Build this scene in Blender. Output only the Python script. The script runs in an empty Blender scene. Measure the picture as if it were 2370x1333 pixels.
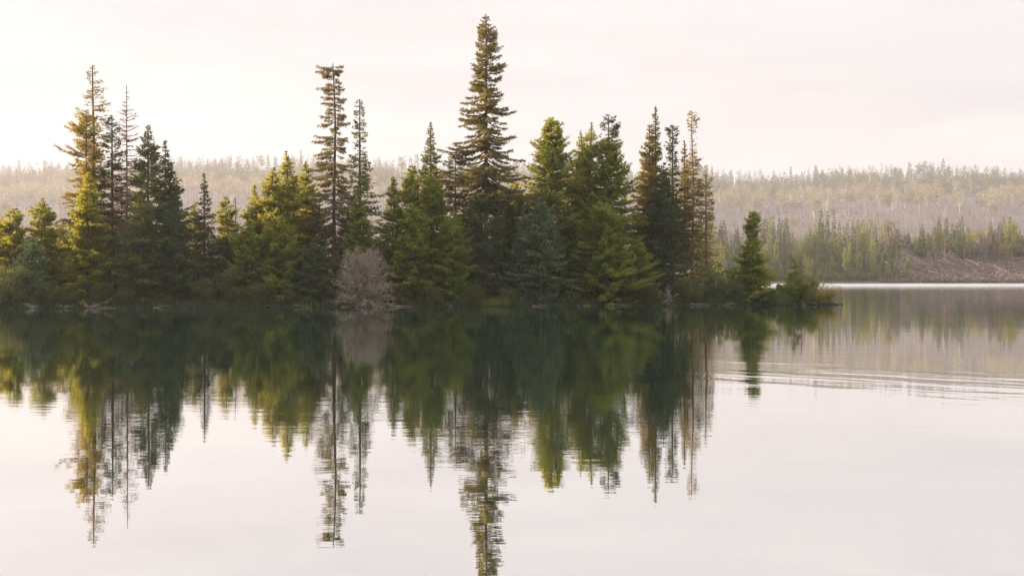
import bpy, math, random
import numpy as np
from mathutils import Vector

# ------------------------------------------------------------------ camera, sky, sun, exposure
scene = bpy.context.scene
F = 2370 * 50 / 36.0          # focal length in photograph pixels
HZ = 642.0                    # photograph row of the horizon
CAMH = 2.5
cam_d = bpy.data.cameras.new('camera'); cam = bpy.data.objects.new('camera', cam_d)
scene.collection.objects.link(cam); scene.camera = cam
cam_d.lens = 50; cam_d.sensor_width = 36; cam_d.clip_end = 8000; cam_d.clip_start = 0.1
cam.location = (0, 0, CAMH)
cam.rotation_euler = (math.radians(90) - math.atan((666.5 - HZ) / F), 0, 0)

SUN_AZ = math.radians(75)     # to the left of the view direction, a little behind the island
SUN_EL = math.radians(13)
sd = Vector((-math.sin(SUN_AZ) * math.cos(SUN_EL), math.cos(SUN_AZ) * math.cos(SUN_EL), math.sin(SUN_EL)))
sun_d = bpy.data.lights.new('sun', 'SUN'); sun = bpy.data.objects.new('sun', sun_d)
scene.collection.objects.link(sun)
sun_d.energy = 5.0; sun_d.angle = math.radians(0.6); sun_d.color = (1.0, 0.77, 0.53)
sun.rotation_euler = sd.to_track_quat('Z', 'Y').to_euler(); sun.location = (-60, 60, 60)

world = bpy.data.worlds.new('World'); scene.world = world; world.use_nodes = True
nt = world.node_tree; nt.nodes.clear()
def N(t, kind, **kw):
    n = t.nodes.new(kind)
    for k, v in kw.items(): setattr(n, k, v)
    return n
wo = N(nt, 'ShaderNodeOutputWorld'); bg = N(nt, 'ShaderNodeBackground')
sky = N(nt, 'ShaderNodeTexSky', sky_type='NISHITA', sun_disc=False)
sky.sun_elevation = SUN_EL; sky.sun_rotation = -SUN_AZ
sky.dust_density = 3.0; sky.air_density = 1.0
tc = N(nt, 'ShaderNodeTexCoord'); mp = N(nt, 'ShaderNodeMapping'); mp.inputs['Scale'].default_value = (1.6, 1.6, 11.0)
mp.inputs['Rotation'].default_value = (0.0, 0.05, 0.0)
no = N(nt, 'ShaderNodeTexNoise'); no.inputs['Scale'].default_value = 2.2; no.inputs['Detail'].default_value = 7; no.inputs['Roughness'].default_value = 0.55
no.inputs['Distortion'].default_value = 0.6
cr = N(nt, 'ShaderNodeValToRGB'); e = cr.color_ramp.elements
e[0].position = 0.34; e[0].color = (3.46, 3.24, 3.28, 1); e[1].position = 0.68; e[1].color = (4.10, 3.85, 3.74, 1)
# thin high cloud: pale and pink near the horizon, brighter and cooler overhead
sx = N(nt, 'ShaderNodeSeparateXYZ'); zr_ = N(nt, 'ShaderNodeMapRange', interpolation_type='SMOOTHSTEP'); zr_.inputs[1].default_value = .24; zr_.inputs[2].default_value = .75
ov = N(nt, 'ShaderNodeMix', data_type='RGBA'); ov.inputs['B'].default_value = (6.6, 6.95, 6.7, 1)
nt.links.new(tc.outputs['Generated'], sx.inputs[0]); nt.links.new(sx.outputs['Z'], zr_.inputs[0]); nt.links.new(zr_.outputs[0], ov.inputs['Factor']); nt.links.new(cr.outputs[0], ov.inputs['A'])
mx = N(nt, 'ShaderNodeMix', data_type='RGBA'); mx.inputs['Factor'].default_value = 0.94
nt.links.new(tc.outputs['Generated'], mp.inputs['Vector']); nt.links.new(mp.outputs[0], no.inputs['Vector'])
nt.links.new(no.outputs['Fac'], cr.inputs[0]); nt.links.new(sky.outputs[0], mx.inputs['A']); nt.links.new(ov.outputs['Result'], mx.inputs['B'])
nt.links.new(mx.outputs['Result'], bg.inputs['Color']); bg.inputs['Strength'].default_value = 0.1
nt.links.new(bg.outputs[0], wo.inputs[0])

scene.render.engine = 'CYCLES'
scene.view_settings.view_transform = 'Standard'; scene.view_settings.look = 'None'
scene.view_settings.gamma = 1; scene.view_settings.exposure = 1.32
cy = scene.cycles
cy.use_denoising = True; cy.denoising_prefilter = 'NONE'; cy.denoising_input_passes = 'RGB_ALBEDO_NORMAL'; cy.max_bounces = 6; cy.diffuse_bounces = 4; cy.glossy_bounces = 3; cy.transmission_bounces = 4
cy.volume_bounces = 0; cy.caustics_reflective = False; cy.caustics_refractive = False; cy.transparent_max_bounces = 4

# ------------------------------------------------------------------ helpers
rng = np.random.default_rng(7)
COL = scene.collection
def unit(v): return v / np.maximum(np.linalg.norm(v, axis=-1, keepdims=True), 1e-9)
class MB:
    """collects quads and builds them as ONE mesh"""
    def __init__(s): s.v = []; s.f = []; s.m = []; s.n = 0; s.sm = []
    def add(s, v, f, mat=0, smooth=False):
        v = np.asarray(v, float).reshape(-1, 3); f = np.asarray(f, np.int64).reshape(-1, 4)
        s.v.append(v); s.f.append(f + s.n); s.m.append(np.full(len(f), mat)); s.sm.append(np.full(len(f), smooth)); s.n += len(v)
    def cards(s, b, d, l, w, mat=0, up=None):
        n = len(b)
        if n == 0: return
        l = np.broadcast_to(l, (n,))[:, None]; w = np.broadcast_to(w, (n,))[:, None]
        r = rng.normal(size=(n, 3)) if up is None else up
        side = unit(np.cross(d, r))
        v = np.stack([b, b + d * l * .5 + side * w * .5, b + d * l, b + d * l * .5 - side * w * .5], 1)
        s.add(v, np.arange(n * 4).reshape(n, 4), mat)
    def tubes(s, P, R, k=3, mat=0):
        """P (B,n,3) paths, R (B,n) radii"""
        B, n, _ = P.shape
        if B == 0: return
        t = unit(np.gradient(P, axis=1))
        ref = np.where(np.abs(t[..., 2:3]) > .8, np.array([1., 0, 0]), np.array([0, 0, 1.]))
        a = unit(np.cross(t, ref)); b = np.cross(t, a)
        th = np.arange(k) / k * 2 * math.pi
        ring = P[:, :, None, :] + R[:, :, None, None] * (a[:, :, None, :] * np.cos(th)[:, None] + b[:, :, None, :] * np.sin(th)[:, None])
        idx = np.arange(B * n * k).reshape(B, n, k)
        i0 = idx[:, :-1]; i1 = idx[:, 1:]
        f = np.stack([i0, np.roll(i0, -1, 2), np.roll(i1, -1, 2), i1], -1)
        s.add(ring, f, mat, True)
    def build(s, name, mats, parent=None, loc=None, link=True):
        me = bpy.data.meshes.new(name)
        if s.n:
            v = np.concatenate(s.v).astype(np.float32); f = np.concatenate(s.f).astype(np.int32)
            if loc is not None: v = v - np.asarray(loc, np.float32)
            me.vertices.add(len(v)); me.vertices.foreach_set('co', v.ravel())
            me.loops.add(f.size); me.loops.foreach_set('vertex_index', f.ravel())
            me.polygons.add(len(f)); me.polygons.foreach_set('loop_start', np.arange(0, f.size, 4, dtype=np.int32))
            me.polygons.foreach_set('material_index', np.concatenate(s.m).astype(np.int32))
            me.polygons.foreach_set('use_smooth', np.concatenate(s.sm))
            me.update(calc_edges=True)
        for m in (mats if isinstance(mats, (list, tuple)) else [mats]): me.materials.append(m)
        o = bpy.data.objects.new(name, me)
        if link: COL.objects.link(o)
        if loc is not None and parent is None: o.location = loc
        if parent is not None: o.parent = parent
        return o
def tag(o, label=None, cat=None, group=None, kind=None):
    for k, v in (('label', label), ('category', cat), ('group', group), ('kind', kind)):
        if v: o[k] = v
    return o
def empty(name, loc):
    o = bpy.data.objects.new(name, None); o.location = loc; COL.objects.link(o); o.empty_display_size = .3
    return o
def smooth(x): x = np.clip(x, 0, 1); return x * x * (3 - 2 * x)
_ph = np.random.default_rng(3).uniform(0, 6.28, (40,))
def wob(x, y=0., sc=1.):
    """cheap smooth noise, about -1..1"""
    x = np.asarray(x, float) * sc; y = np.asarray(y, float) * sc
    return (np.sin(x * 1.3 + _ph[0]) * np.cos(y * 1.1 + _ph[1]) + .6 * np.sin(x * 2.7 + y * 1.9 + _ph[2]) + .4 * np.sin(x * 5.3 - y * 4.1 + _ph[3]) + .25 * np.sin(x * 9.7 + y * 11.3 + _ph[4])) / 1.8

# ------------------------------------------------------------------ materials
def new_mat(name):
    m = bpy.data.materials.new(name); m.use_nodes = True; m.node_tree.nodes.clear()
    return m, m.node_tree, N(m.node_tree, 'ShaderNodeOutputMaterial')
def foliage(name, c1, c2, tr, trf=0.42, c3=None, nscale=.9):
    """leaf material: two greens mixed leaf by leaf, a third colour in patches, light passing through"""
    m, t, out = new_mat(name)
    g = N(t, 'ShaderNodeNewGeometry'); mix = N(t, 'ShaderNodeMix', data_type='RGBA')
    mix.inputs['A'].default_value = (*c1, 1); mix.inputs['B'].default_value = (*c2, 1)
    t.links.new(g.outputs['Random Per Island'], mix.inputs['Factor'])
    tcn = N(t, 'ShaderNodeTexCoord'); nz = N(t, 'ShaderNodeTexNoise'); nz.inputs['Scale'].default_value = nscale; nz.inputs['Detail'].default_value = 3
    t.links.new(tcn.outputs['Object'], nz.inputs['Vector'])
    mr = N(t, 'ShaderNodeMapRange'); mr.inputs[1].default_value = .42; mr.inputs[2].default_value = .72
    t.links.new(nz.outputs['Fac'], mr.inputs[0])
    m2 = N(t, 'ShaderNodeMix', data_type='RGBA'); m2.inputs['B'].default_value = (*(c3 or c2), 1)
    t.links.new(mix.outputs['Result'], m2.inputs['A']); t.links.new(mr.outputs[0], m2.inputs['Factor'])
    p = N(t, 'ShaderNodeBsdfPrincipled'); p.inputs['Roughness'].default_value = .55; p.inputs['Specular IOR Level'].default_value = .25
    t.links.new(m2.outputs['Result'], p.inputs['Base Color'])
    tl = N(t, 'ShaderNodeBsdfTranslucent')
    m3 = N(t, 'ShaderNodeMix', data_type='RGBA', blend_type='MULTIPLY'); m3.inputs['Factor'].default_value = .35
    m3.inputs['A'].default_value = (*tr, 1); t.links.new(nz.outputs['Color'], m3.inputs['B'])
    t.links.new(m3.outputs['Result'], tl.inputs['Color'])
    ms = N(t, 'ShaderNodeMixShader'); ms.inputs[0].default_value = trf
    t.links.new(p.outputs[0], ms.inputs[1]); t.links.new(tl.outputs[0], ms.inputs[2]); t.links.new(ms.outputs[0], out.inputs[0])
    return m
def plain(name, c1, c2, scale=3., rough=.85, bump=.3, stretch=(1, 1, 1)):
    m, t, out = new_mat(name)
    tcn = N(t, 'ShaderNodeTexCoord'); mpn = N(t, 'ShaderNodeMapping'); mpn.inputs['Scale'].default_value = stretch
    nz = N(t, 'ShaderNodeTexNoise'); nz.inputs['Scale'].default_value = scale; nz.inputs['Detail'].default_value = 6
    t.links.new(tcn.outputs['Object'], mpn.inputs[0]); t.links.new(mpn.outputs[0], nz.inputs['Vector'])
    r = N(t, 'ShaderNodeValToRGB'); el = r.color_ramp.elements
    el[0].position = .35; el[0].color = (*c1, 1); el[1].position = .65; el[1].color = (*c2, 1)
    t.links.new(nz.outputs['Fac'], r.inputs[0])
    p = N(t, 'ShaderNodeBsdfPrincipled'); p.inputs['Roughness'].default_value = rough; p.inputs['Specular IOR Level'].default_value = .25
    t.links.new(r.outputs[0], p.inputs['Base Color'])
    b = N(t, 'ShaderNodeBump'); b.inputs['Strength'].default_value = bump; b.inputs['Distance'].default_value = .05
    t.links.new(nz.outputs['Fac'], b.inputs['Height']); t.links.new(b.outputs[0], p.inputs['Normal'])
    t.links.new(p.outputs[0], out.inputs[0])
    return m
M = dict(
    spruce=foliage('spruce_needles', (0.054, 0.087, 0.028), (0.121, 0.162, 0.046), (.50, .36, .06), .40, (.115, .085, .04)),
    fir=foliage('fir_needles', (0.047, 0.111, 0.029), (0.112, 0.204, 0.045), (.36, .30, .05), .36, (.10, .09, .03)),
    dark=foliage('dark_needles', (0.034, 0.076, 0.025), (0.080, 0.146, 0.044), (.18, .18, .05), .28, (.05, .055, .03)),
    blue=foliage('blue_spruce_needles', (0.071, 0.135, 0.048), (0.191, 0.296, 0.109), (.16, .20, .10), .22, (.05, .075, .055)),
    cedar=foliage('cedar_scales', (0.059, 0.154, 0.020), (0.121, 0.261, 0.033), (.66, .56, .04), .50, (.10, .095, .02)),
    goldfir=foliage('sunlit_fir_needles', (0.048, 0.077, 0.019), (0.097, 0.133, 0.030), (.75, .52, .06), .48, (.12, .10, .03)),  # sunlit copy of the fir needles: low sun's gold painted into the colours
    gold=foliage('sunlit_cedar_scales', (0.054, 0.099, 0.015), (0.106, 0.164, 0.025), (.74, .66, .05), .53, (.12, .12, .025)),  # cedar foliage again, with golden sunlight put into its leaf and translucent colour
    shrub=foliage('shrub_leaves', (0.041, 0.068, 0.022), (0.098, 0.135, 0.042), (.28, .26, .05), .40, (.06, .055, .025)),
    bright=foliage('tip_shrub_leaves', (0.116, 0.172, 0.028), (0.230, 0.274, 0.044), (.42, .40, .05), .45, (.12, .12, .03)),
    rust=foliage('rusty_needles', (0.144, 0.090, 0.054), (0.240, 0.156, 0.096), (.42, .22, .08), .30, (.16, .10, .07)),
    grass=foliage('green_grass_blades', (.09, .14, .04), (.17, .22, .07), (.35, .38, .10), .40),
    drygrass=foliage('dry_orange_stems', (.50, .26, .12), (.70, .42, .22), (.6, .33, .12), .35),
    greytwig=foliage('grey_dead_twigs', (0.262, 0.206, 0.154), (0.413, 0.344, 0.266), (.3, .2, .15), .10),
    bark=plain('bark', (.075, .055, .045), (.16, .12, .10), 6., stretch=(3, 3, .6)),
    greybark=plain('grey_bark', (.13, .10, .085), (.27, .225, .195), 6., stretch=(3, 3, .6)),
    redbark=plain('reddish_bark', (.22, .13, .085), (.36, .22, .15), 6., stretch=(3, 3, .6)),
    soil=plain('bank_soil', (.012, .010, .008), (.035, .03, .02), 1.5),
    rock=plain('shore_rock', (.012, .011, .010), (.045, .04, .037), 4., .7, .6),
    farconifer=foliage('far_conifer_needles', (0.053, 0.086, 0.033), (0.100, 0.139, 0.052), (.25, .22, .06), .3, (.085, .075, .04), .02),
    farlight=foliage('far_yellow_green_needles', (0.180, 0.198, 0.035), (0.306, 0.313, 0.055), (.40, .36, .07), .38, (.13, .12, .05), .02),
    farpale=foliage('far_pale_leaves', (0.160, 0.138, 0.083), (0.264, 0.213, 0.147), (.40, .36, .16), .4, (.36, .27, .19), .01),
    fardead=foliage('far_dead_wood', (0.171, 0.133, 0.129), (0.311, 0.245, 0.238), (.3, .24, .23), .15, (.31, .25, .23), .01),
    farrust=foliage('far_rusty_needles', (.25, .14, .09), (.38, .24, .17), (.4, .25, .15), .3),
    birch=plain('pale_bark', (.42, .36, .33), (.62, .56, .52), 2.),
    debris=foliage('deadfall_brush', (0.125, 0.090, 0.078), (0.550, 0.408, 0.356), (.25, .18, .15), .12, (.24, .17, .13), .08),
)

# ------------------------------------------------------------------ the lie of the land
def px(x, y, Y): return np.array([(x - 1185) / F * Y, Y, CAMH + (HZ - y) / F * Y])
def Yf(X): return 114.3 + .2046 * (X + 41.2) + .35 * wob(X, 0, .35) + .2 * wob(X, 3, 1.4)
def XTIP(): return 29.0
def depth_back(X): return 1.0 + 24 * smooth((29.3 - X) / 16.0) ** .8
def Yat(xpx, d):
    k = (xpx - 1185) / F
    return (122.73 + d) / (1 - .2046 * k)
def gz(X, Y):
    X = np.asarray(X, float); d = np.minimum(Y - Yf(X), Yf(X) + depth_back(X) - Y)
    d = np.minimum(d, (29.3 - X) * 1.0)
    return -.45 + .85 * smooth(d / 1.3) + .035 * np.clip(d, 0, 12) + .06 * wob(X, Y, 1.5) * smooth(d)

def grid_mesh(name, X, Y, Z, mat, smooth_=True):
    n, m = X.shape; b = MB(); i = np.arange(n * m).reshape(n, m)
    b.add(np.stack([X, Y, Z], -1), np.stack([i[:-1, :-1], i[1:, :-1], i[1:, 1:], i[:-1, 1:]], -1), 0, smooth_)
    return b.build(name, mat)
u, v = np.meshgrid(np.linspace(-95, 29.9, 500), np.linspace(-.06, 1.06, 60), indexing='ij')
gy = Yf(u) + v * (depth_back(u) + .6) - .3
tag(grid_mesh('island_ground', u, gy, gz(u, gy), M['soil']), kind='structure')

# far hill behind the lake: one sheet of ground
RX = [-1500, 0, 130, 250, 400, 520, 640, 860, 1000, 1200, 1470, 1650, 1700, 1800, 1850, 1950, 2050, 2160, 2230, 2300, 2370, 3800]
RY = [400, 413, 410, 410, 405, 398, 394, 402, 405, 410, 414, 418, 428, 434, 430, 420, 414, 414, 422, 420, 428, 430]
PY = np.array([0, 560, 580, 592, 620, 660, 720, 800, 900, 1000, 1100, 1200, 1300, 1500, 2200])
PR = np.array([0, 0, 0, .004, .03, .07, .16, .30, .47, .64, .83, 1.0, .98, .9, .8])
PG = np.array([656, 656, 656, 655, 648, 636, 592, 541, 500, 470, 440, 415])
PR2 = np.concatenate([PR[:4], [(CAMH + (HZ - g) / F * w) / 182. for g, w in ((650, 620), (636, 660))], [(CAMH + (HZ - g) / F * w) / 182. for g, w in ((598, 876), (545, 1164), (503, 1524), (470, 1884), (441, 2244))], [1., .98, .9, .8]])
def WY(y): return np.where(np.asarray(y) < 660, y, 660 + (np.asarray(y) - 660) * 3.6)
def hz_(X, Y):
    xp = 1185 + F * X / np.maximum(Y, 1)
    zr = CAMH + (HZ - np.interp(xp, RX, RY)) / F * 2604
    base = np.interp(Y, WY(PY), PR2) * zr
    bank = (10 + 4 * smooth(1 - np.abs(xp - 2085) / 50)) * smooth((xp - 2030) / 60) * smooth((Y - 590) / 45) * smooth((760 - Y) / 100) * (1 + .25 * wob(X, Y, .05))
    return np.where(Y < 592, -1.2 + .0375 * (Y - 560) , base + 1.2 * wob(X, Y, .03) * smooth((Y - 600) / 100)) + bank + np.where(Y < 592, 0, .05)
u, v = np.meshgrid(np.linspace(-2500, 2500, 500), np.concatenate([np.linspace(555, 700, 60), np.linspace(712, 3800, 160)]), indexing='ij')
hill_m = plain('hillside_ground', (.10, .083, .085), (.18, .15, .15), .05, .95, .2)
tag(grid_mesh('far_hillside', u, v, hz_(u, v), hill_m), kind='structure')

# water
wm, t, out = new_mat('lake_water')
geo = N(t, 'ShaderNodeNewGeometry'); sep = N(t, 'ShaderNodeSeparateXYZ'); t.links.new(geo.outputs['Position'], sep.inputs[0])
def MR(src, a, b, c, d, interp='SMOOTHSTEP'):
    n = N(t, 'ShaderNodeMapRange', interpolation_type=interp)
    for i, q in enumerate((a, b, c, d)): n.inputs[i + 1].default_value = q
    t.links.new(src, n.inputs[0]); return n.outputs[0]
def MA(op, a, b):
    n = N(t, 'ShaderNodeMath', operation=op)
    for i, q in enumerate((a, b)):
        if isinstance(q, (int, float)): n.inputs[i].default_value = q
        else: t.links.new(q, n.inputs[i])
    return n.outputs[0]
def NZ(scale, sx, sy, rot=0., detail=3., rough=.5):
    q = N(t, 'ShaderNodeMapping', vector_type='TEXTURE'); q.inputs['Scale'].default_value = (1 / sx, 1 / sy, 1); q.inputs['Rotation'].default_value = (0, 0, rot)
    t.links.new(geo.outputs['Position'], q.inputs[0])
    n = N(t, 'ShaderNodeTexNoise'); n.inputs['Scale'].default_value = scale; n.inputs['Detail'].default_value = detail; n.inputs['Roughness'].default_value = rough
    t.links.new(q.outputs[0], n.inputs['Vector']); return n.outputs['Fac']
Yv = sep.outputs['Y']; Xv = sep.outputs['X']
small = MA('MULTIPLY', NZ(1.0, .9, 3.2, .06), .0020)
mid = MA('MULTIPLY', NZ(.32, .6, 1.6, -.1), .0046)
patch = MR(NZ(.05, .5, 1.3, .1, 2.), .40, .62, .35, 1.0)
calm = MA('MULTIPLY', patch, MR(Yv, 10, 30, .45, 1.0))
# a train of longer ripples crossing the open water on the right
wn = MA('ADD', MA('MULTIPLY', NZ(1.0, .09, .9, -.80, 4., .6), 1.0), MA('MULTIPLY', NZ(1.0, .3, 2.6, -.70, 2.), .35))
dl = MA('ADD', MA('ADD', Yv, MA('MULTIPLY', Xv, 1.07)), MA('MULTIPLY', NZ(.2, 1, 1), 6.0))
wake = MA('MULTIPLY', MA('MULTIPLY', MR(dl, 39, 44, 0, 1), MR(dl, 49, 58, 1, 0)), MR(Xv, 3.0, 6.0, 0, 1))
wake = MA('MULTIPLY', wake, MR(NZ(.5, .3, 1., -.8, 2.), .40, .60, .15, 1))
wakeh = MA('MULTIPLY', MA('MULTIPLY', wake, wn), .011)
ruf = MA('MULTIPLY', MA('MULTIPLY', NZ(.14, .45, 2.4, .05, 4.), .016), MA('MULTIPLY', MR(Yv, 45, 90, 0, 1), MR(Xv, 8, 30, 0, 1)))
wakeh = MA('ADD', wakeh, ruf)
h = MA('ADD', MA('ADD', MA('MULTIPLY', MA('ADD', small, mid), calm), wakeh), 0.)
bp = N(t, 'ShaderNodeBump'); bp.inputs['Strength'].default_value = 1.0; bp.inputs['Distance'].default_value = 1.0
t.links.new(h, bp.inputs['Height'])
wind = MA('ADD', MR(MA('ADD', Yv, MA('MULTIPLY', NZ(.02, .25, 2.5), 130.)), 330, 560, 0, .20), MR(Yv, 120, 300, .006, .075))
gl = N(t, 'ShaderNodeBsdfGlossy'); gl.inputs['Color'].default_value = (.985, .972, .975, 1)
t.links.new(wind, gl.inputs['Roughness']); t.links.new(bp.outputs[0], gl.inputs['Normal'])
df = N(t, 'ShaderNodeBsdfDiffuse'); df.inputs['Color'].default_value = (.008, .042, .028, 1)
lw = N(t, 'ShaderNodeLayerWeight'); lw.inputs['Blend'].default_value = .5
fac = MR(lw.outputs['Facing'], .3, 1.0, .60, .93, 'LINEAR')
ms = N(t, 'ShaderNodeMixShader'); t.links.new(fac, ms.inputs[0]); t.links.new(df.outputs[0], ms.inputs[1]); t.links.new(gl.outputs[0], ms.inputs[2])
t.links.new(ms.outputs[0], out.inputs[0])
b = MB(); b.add([(-1200, -150, 0), (1200, -150, 0), (1200, 640, 0), (-1200, 640, 0)], [(0, 1, 2, 3)])
tag(b.build('lake_water', wm), kind='structure')

# ------------------------------------------------------------------ trees
def conifer(top_px, x_px, depth, sil, name='spruce_tree', mat='spruce', bark='bark', style='spruce', whorl=.42, nb=6,
            dens=7., card=(.30, .085), gap=.0, elev=(.7, -.12), curl=.25, droop=.12, trunk_r=None, lean=0., bare=None,
            wood=.014, tuft=1., label='', group=None, seed=None, tseg=14, kink=.0, cat='tree', crown='crown', irr=.5):
    """sil: rows (y, left half width, right half width) in photograph pixels, from the tip down to the lowest branches"""
    global rng
    keep = rng
    rng = np.random.default_rng(int(x_px * 7 + top_px) if seed is None else seed)
    Y = Yat(x_px, depth); s = Y / F
    X = (x_px - 1185) * s; g = float(gz(X, Y)); base = np.array([X, Y, g - .15])
    H = CAMH + (HZ - top_px) * s - base[2]; wf = np.linspace(1.3, 1.0, len(sil)) ** 1. if style == 'loose' else 1.27
    ys = np.array([q[0] for q in sil], float); zs = (CAMH + (HZ - ys) * s - base[2])
    zl = zs[::-1]; wl = np.array([q[1] for q in sil])[::-1] * s * wf; wr = np.array([q[2] for q in sil])[::-1] * s * wf
    z0 = max(zl[0], .25); tr = trunk_r or max(.06, H * .0105)
    ph = rng.uniform(0, 6.28, 4)
    def axis(z):
        q = z / H
        return np.stack([lean * s * (q - .2) + kink * np.sin(q * 9 + ph[0]) * q, kink * np.cos(q * 7 + ph[1]) * q, z], -1)
    root = empty(name, base); tag(root, label, cat, group)
    tb = MB(); zz = np.linspace(0, H * .995, tseg); 
    tb.tubes(axis(zz)[None], (tr * (1.15 - zz / H) ** .9 + .008)[None], 7)
    fb = MB()
    # branches
    nw = int((H - z0) / whorl) + 1
    z = np.repeat(z0 + (H - z0) * (np.arange(nw) + .3) / nw, nb); z = z + rng.normal(0, whorl * (1.5 if style == 'loose' else .30), len(z)); nbr = len(z)
    z = np.clip(z, z0, H * .995); tt = (H - z) / max(H - z0, .1)
    a = rng.uniform(0, 2 * math.pi, nbr)
    ca = np.cos(a); rl = np.interp(z, zl, wl); rr = np.interp(z, zl, wr)
    R = np.where(ca < 0, rl, rr) * np.abs(ca) + .5 * (rl + rr) * (1 - np.abs(ca))
    lump = 1 + irr * .5 * (np.sin(a * 2 + z * 1.7 + ph[2]) * .5 + np.sin(a * 3 - z * 2.9 + ph[3]) * .5)
    if style == 'spruce': lump = lump * np.repeat(rng.uniform(.62, 1.16, nw), nb)
    L = R * lump * (1.12 - (irr * .8 + .1) * rng.random(nbr) ** (1.5 if style == 'loose' else 1.15))
    if gap: 
        k = (np.sin(z * 3.1 + ph[0] + 1.5 * np.sin(a + ph[1])) * .5 + .5 + .5 * rng.random(nbr)) > gap * 1.4
        z, a, L, tt = z[k], a[k], L[k], tt[k]; nbr = len(z)
    L = np.maximum(L, .05); fine = np.clip(.38 + L * .75, .4, 1.)
    el_sc = np.clip(L / .9, .35, 1)
    ca, sa = np.cos(a), np.sin(a); rh = np.stack([ca, sa, 0 * ca], -1); th = np.stack([-sa, ca, 0 * ca], -1)
    el = elev[0] + (elev[1] - elev[0]) * smooth(tt * 1.6) + rng.normal(0, .12, nbr); el = np.where(el > 0, el * el_sc, el)
    def bpos(i, q):
        Li = L[i][:, None]; q = q[:, None]
        p = axis(z[i]) + rh[i] * Li * q
        p[:, 2] += (Li * (el[i][:, None] * q + curl * (q * q - q * .9)))[:, 0]
        return p
    if wood:
        i = np.repeat(np.arange(nbr), 4); q = np.tile([0, .35, .7, 1.], nbr)
        P = bpos(i, q).reshape(nbr, 4, 3)
        tb.tubes(P, (wood * (.5 + L[:, None] * .8)) * np.array([1.3, .95, .6, .25])[None], 3)
    # foliage
    cl, cw = card
    bm_ = np.ones(nbr) if bare is None else np.interp((z + base[2] - CAMH) / s * -1 + HZ, [q[0] for q in bare], [q[1] for q in bare])
    if True:
        m = np.maximum(1, (dens * (.35 + L) * bm_ + rng.random(nbr))).astype(int)
        m = np.where(bm_ < .03, 0, m); i = np.repeat(np.arange(nbr), m); n = len(i)
        q = .12 + .88 * rng.random(n) ** .75
        sg = rng.choice([-1, 1], n)[:, None]
        tl_ = tuft * np.minimum(.55, .05 + L[i] * .5) * (1.1 - .75 * q)
        ang = rng.uniform(.5, 1.2, n)[:, None]
        td = unit(rh[i] * np.cos(ang) + th[i] * np.sin(ang) * sg + np.stack([0 * q, 0 * q, -droop + rng.normal(.0, .22, n) + el[i] * .5], -1))
        p0 = bpos(i, q)
        nc = np.maximum(1, (tl_ / (cl * .42)).astype(int) + 1); j = np.repeat(np.arange(n), nc)
        fr = rng.random(len(j)); pp = p0[j] + td[j] * (tl_[j] * fr)[:, None]
        dd = unit(td[j] + rng.normal(0, .38, (len(j), 3)) + np.array([0, 0, -.05]))
        fb.cards(pp, dd, cl * fine[i[j]] * rng.uniform(.6, 1.2, len(j)), cw * rng.uniform(.6, 1.35, len(j)))
        # shoots along the branch itself
        m2 = np.maximum(2, (L / (cl * .33) * bm_)).astype(int); m2 = np.where(bm_ < .03, 0, m2); i2 = np.repeat(np.arange(nbr), m2); n2 = len(i2)
        q2 = .15 + .85 * rng.random(n2); d2 = unit(rh[i2] + rng.normal(0, .35, (n2, 3)) + np.stack([0 * q2, 0 * q2, el[i2] + .15], -1))
        fb.cards(bpos(i2, q2), d2, cl * fine[i2] * rng.uniform(.6, 1.1, n2), cw * rng.uniform(.7, 1.3, n2))
    # leader
    n3 = 10; zt = H - rng.random(n3) * min(.7, H * .08); 
    fb.cards(axis(zt), unit(np.stack([rng.normal(0, .3, n3), rng.normal(0, .3, n3), np.ones(n3)], -1)), cl * .55, cw * .6)
    tb.build('trunk', M[bark], root)
    if fb.n: fb.build(crown, M[mat], root)
    rng = keep
    return root

def S(*a, **k):   # open, tiered spruce
    k['dens'] = k.get('dens', 11.) * 1.35; c_ = k.get('card', (.26, .085)); k['card'] = (c_[0] * .85, c_[1] * .72); k.setdefault('gap', .12); return conifer(*a, **k)
def FI(*a, **k):  # dense narrow fir
    for q, w in dict(name='fir_tree', mat='fir', whorl=.27, nb=7, dens=10., card=(.24, .085), elev=(.8, -.05), irr=.4, wood=.008).items(): k.setdefault(q, w)
    return conifer(*a, **k)
def CE(*a, **k):  # cedar: no whorls, short rising boughs with hanging sprays
    k['nb'] = 8 + (k.pop('nb', 8) > 10); k.pop('dens', 0)
    for q, w in dict(name='cedar_tree', mat='cedar', style='loose', whorl=.215, dens=15., card=(.22, .082), elev=(.5, -.05), curl=.35, droop=.30, irr=.72, wood=.008, kink=.12, tuft=.85).items(): k.setdefault(q, w)
    return conifer(*a, **k)

# --- left end of the island
CE(505, 4, 7, [(505, 4, 4), (530, 22, 22), (580, 38, 34), (700, 45, 40)], mat='gold', label='golden cedar cut off by the left edge of the picture')
CE(483, 33, 6, [(483, 6, 6), (500, 18, 16), (540, 26, 24), (600, 40, 34), (700, 46, 40)], mat='gold', label='golden round topped cedar, second tree from the left edge')
CE(460, 96, 7, [(460, 4, 4), (480, 14, 14), (510, 26, 22), (560, 32, 36), (700, 46, 46)], mat='cedar', label='pointed green cedar between the two lowest left trees and the tall left spruce')
S(548, 72, 3, [(548, 2, 2), (590, 22, 22), (640, 42, 40), (684, 52, 50)], mat='blue', name='spruce_tree', whorl=.30, nb=8, dens=12, droop=.02, label='small bluish spruce in front of the golden cedars at far left')
CE(520, 142, 9, [(520, 5, 5), (560, 24, 24), (700, 40, 40)], mat='gold', label='low golden cedar under the left side of the tall left spruces')
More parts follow.
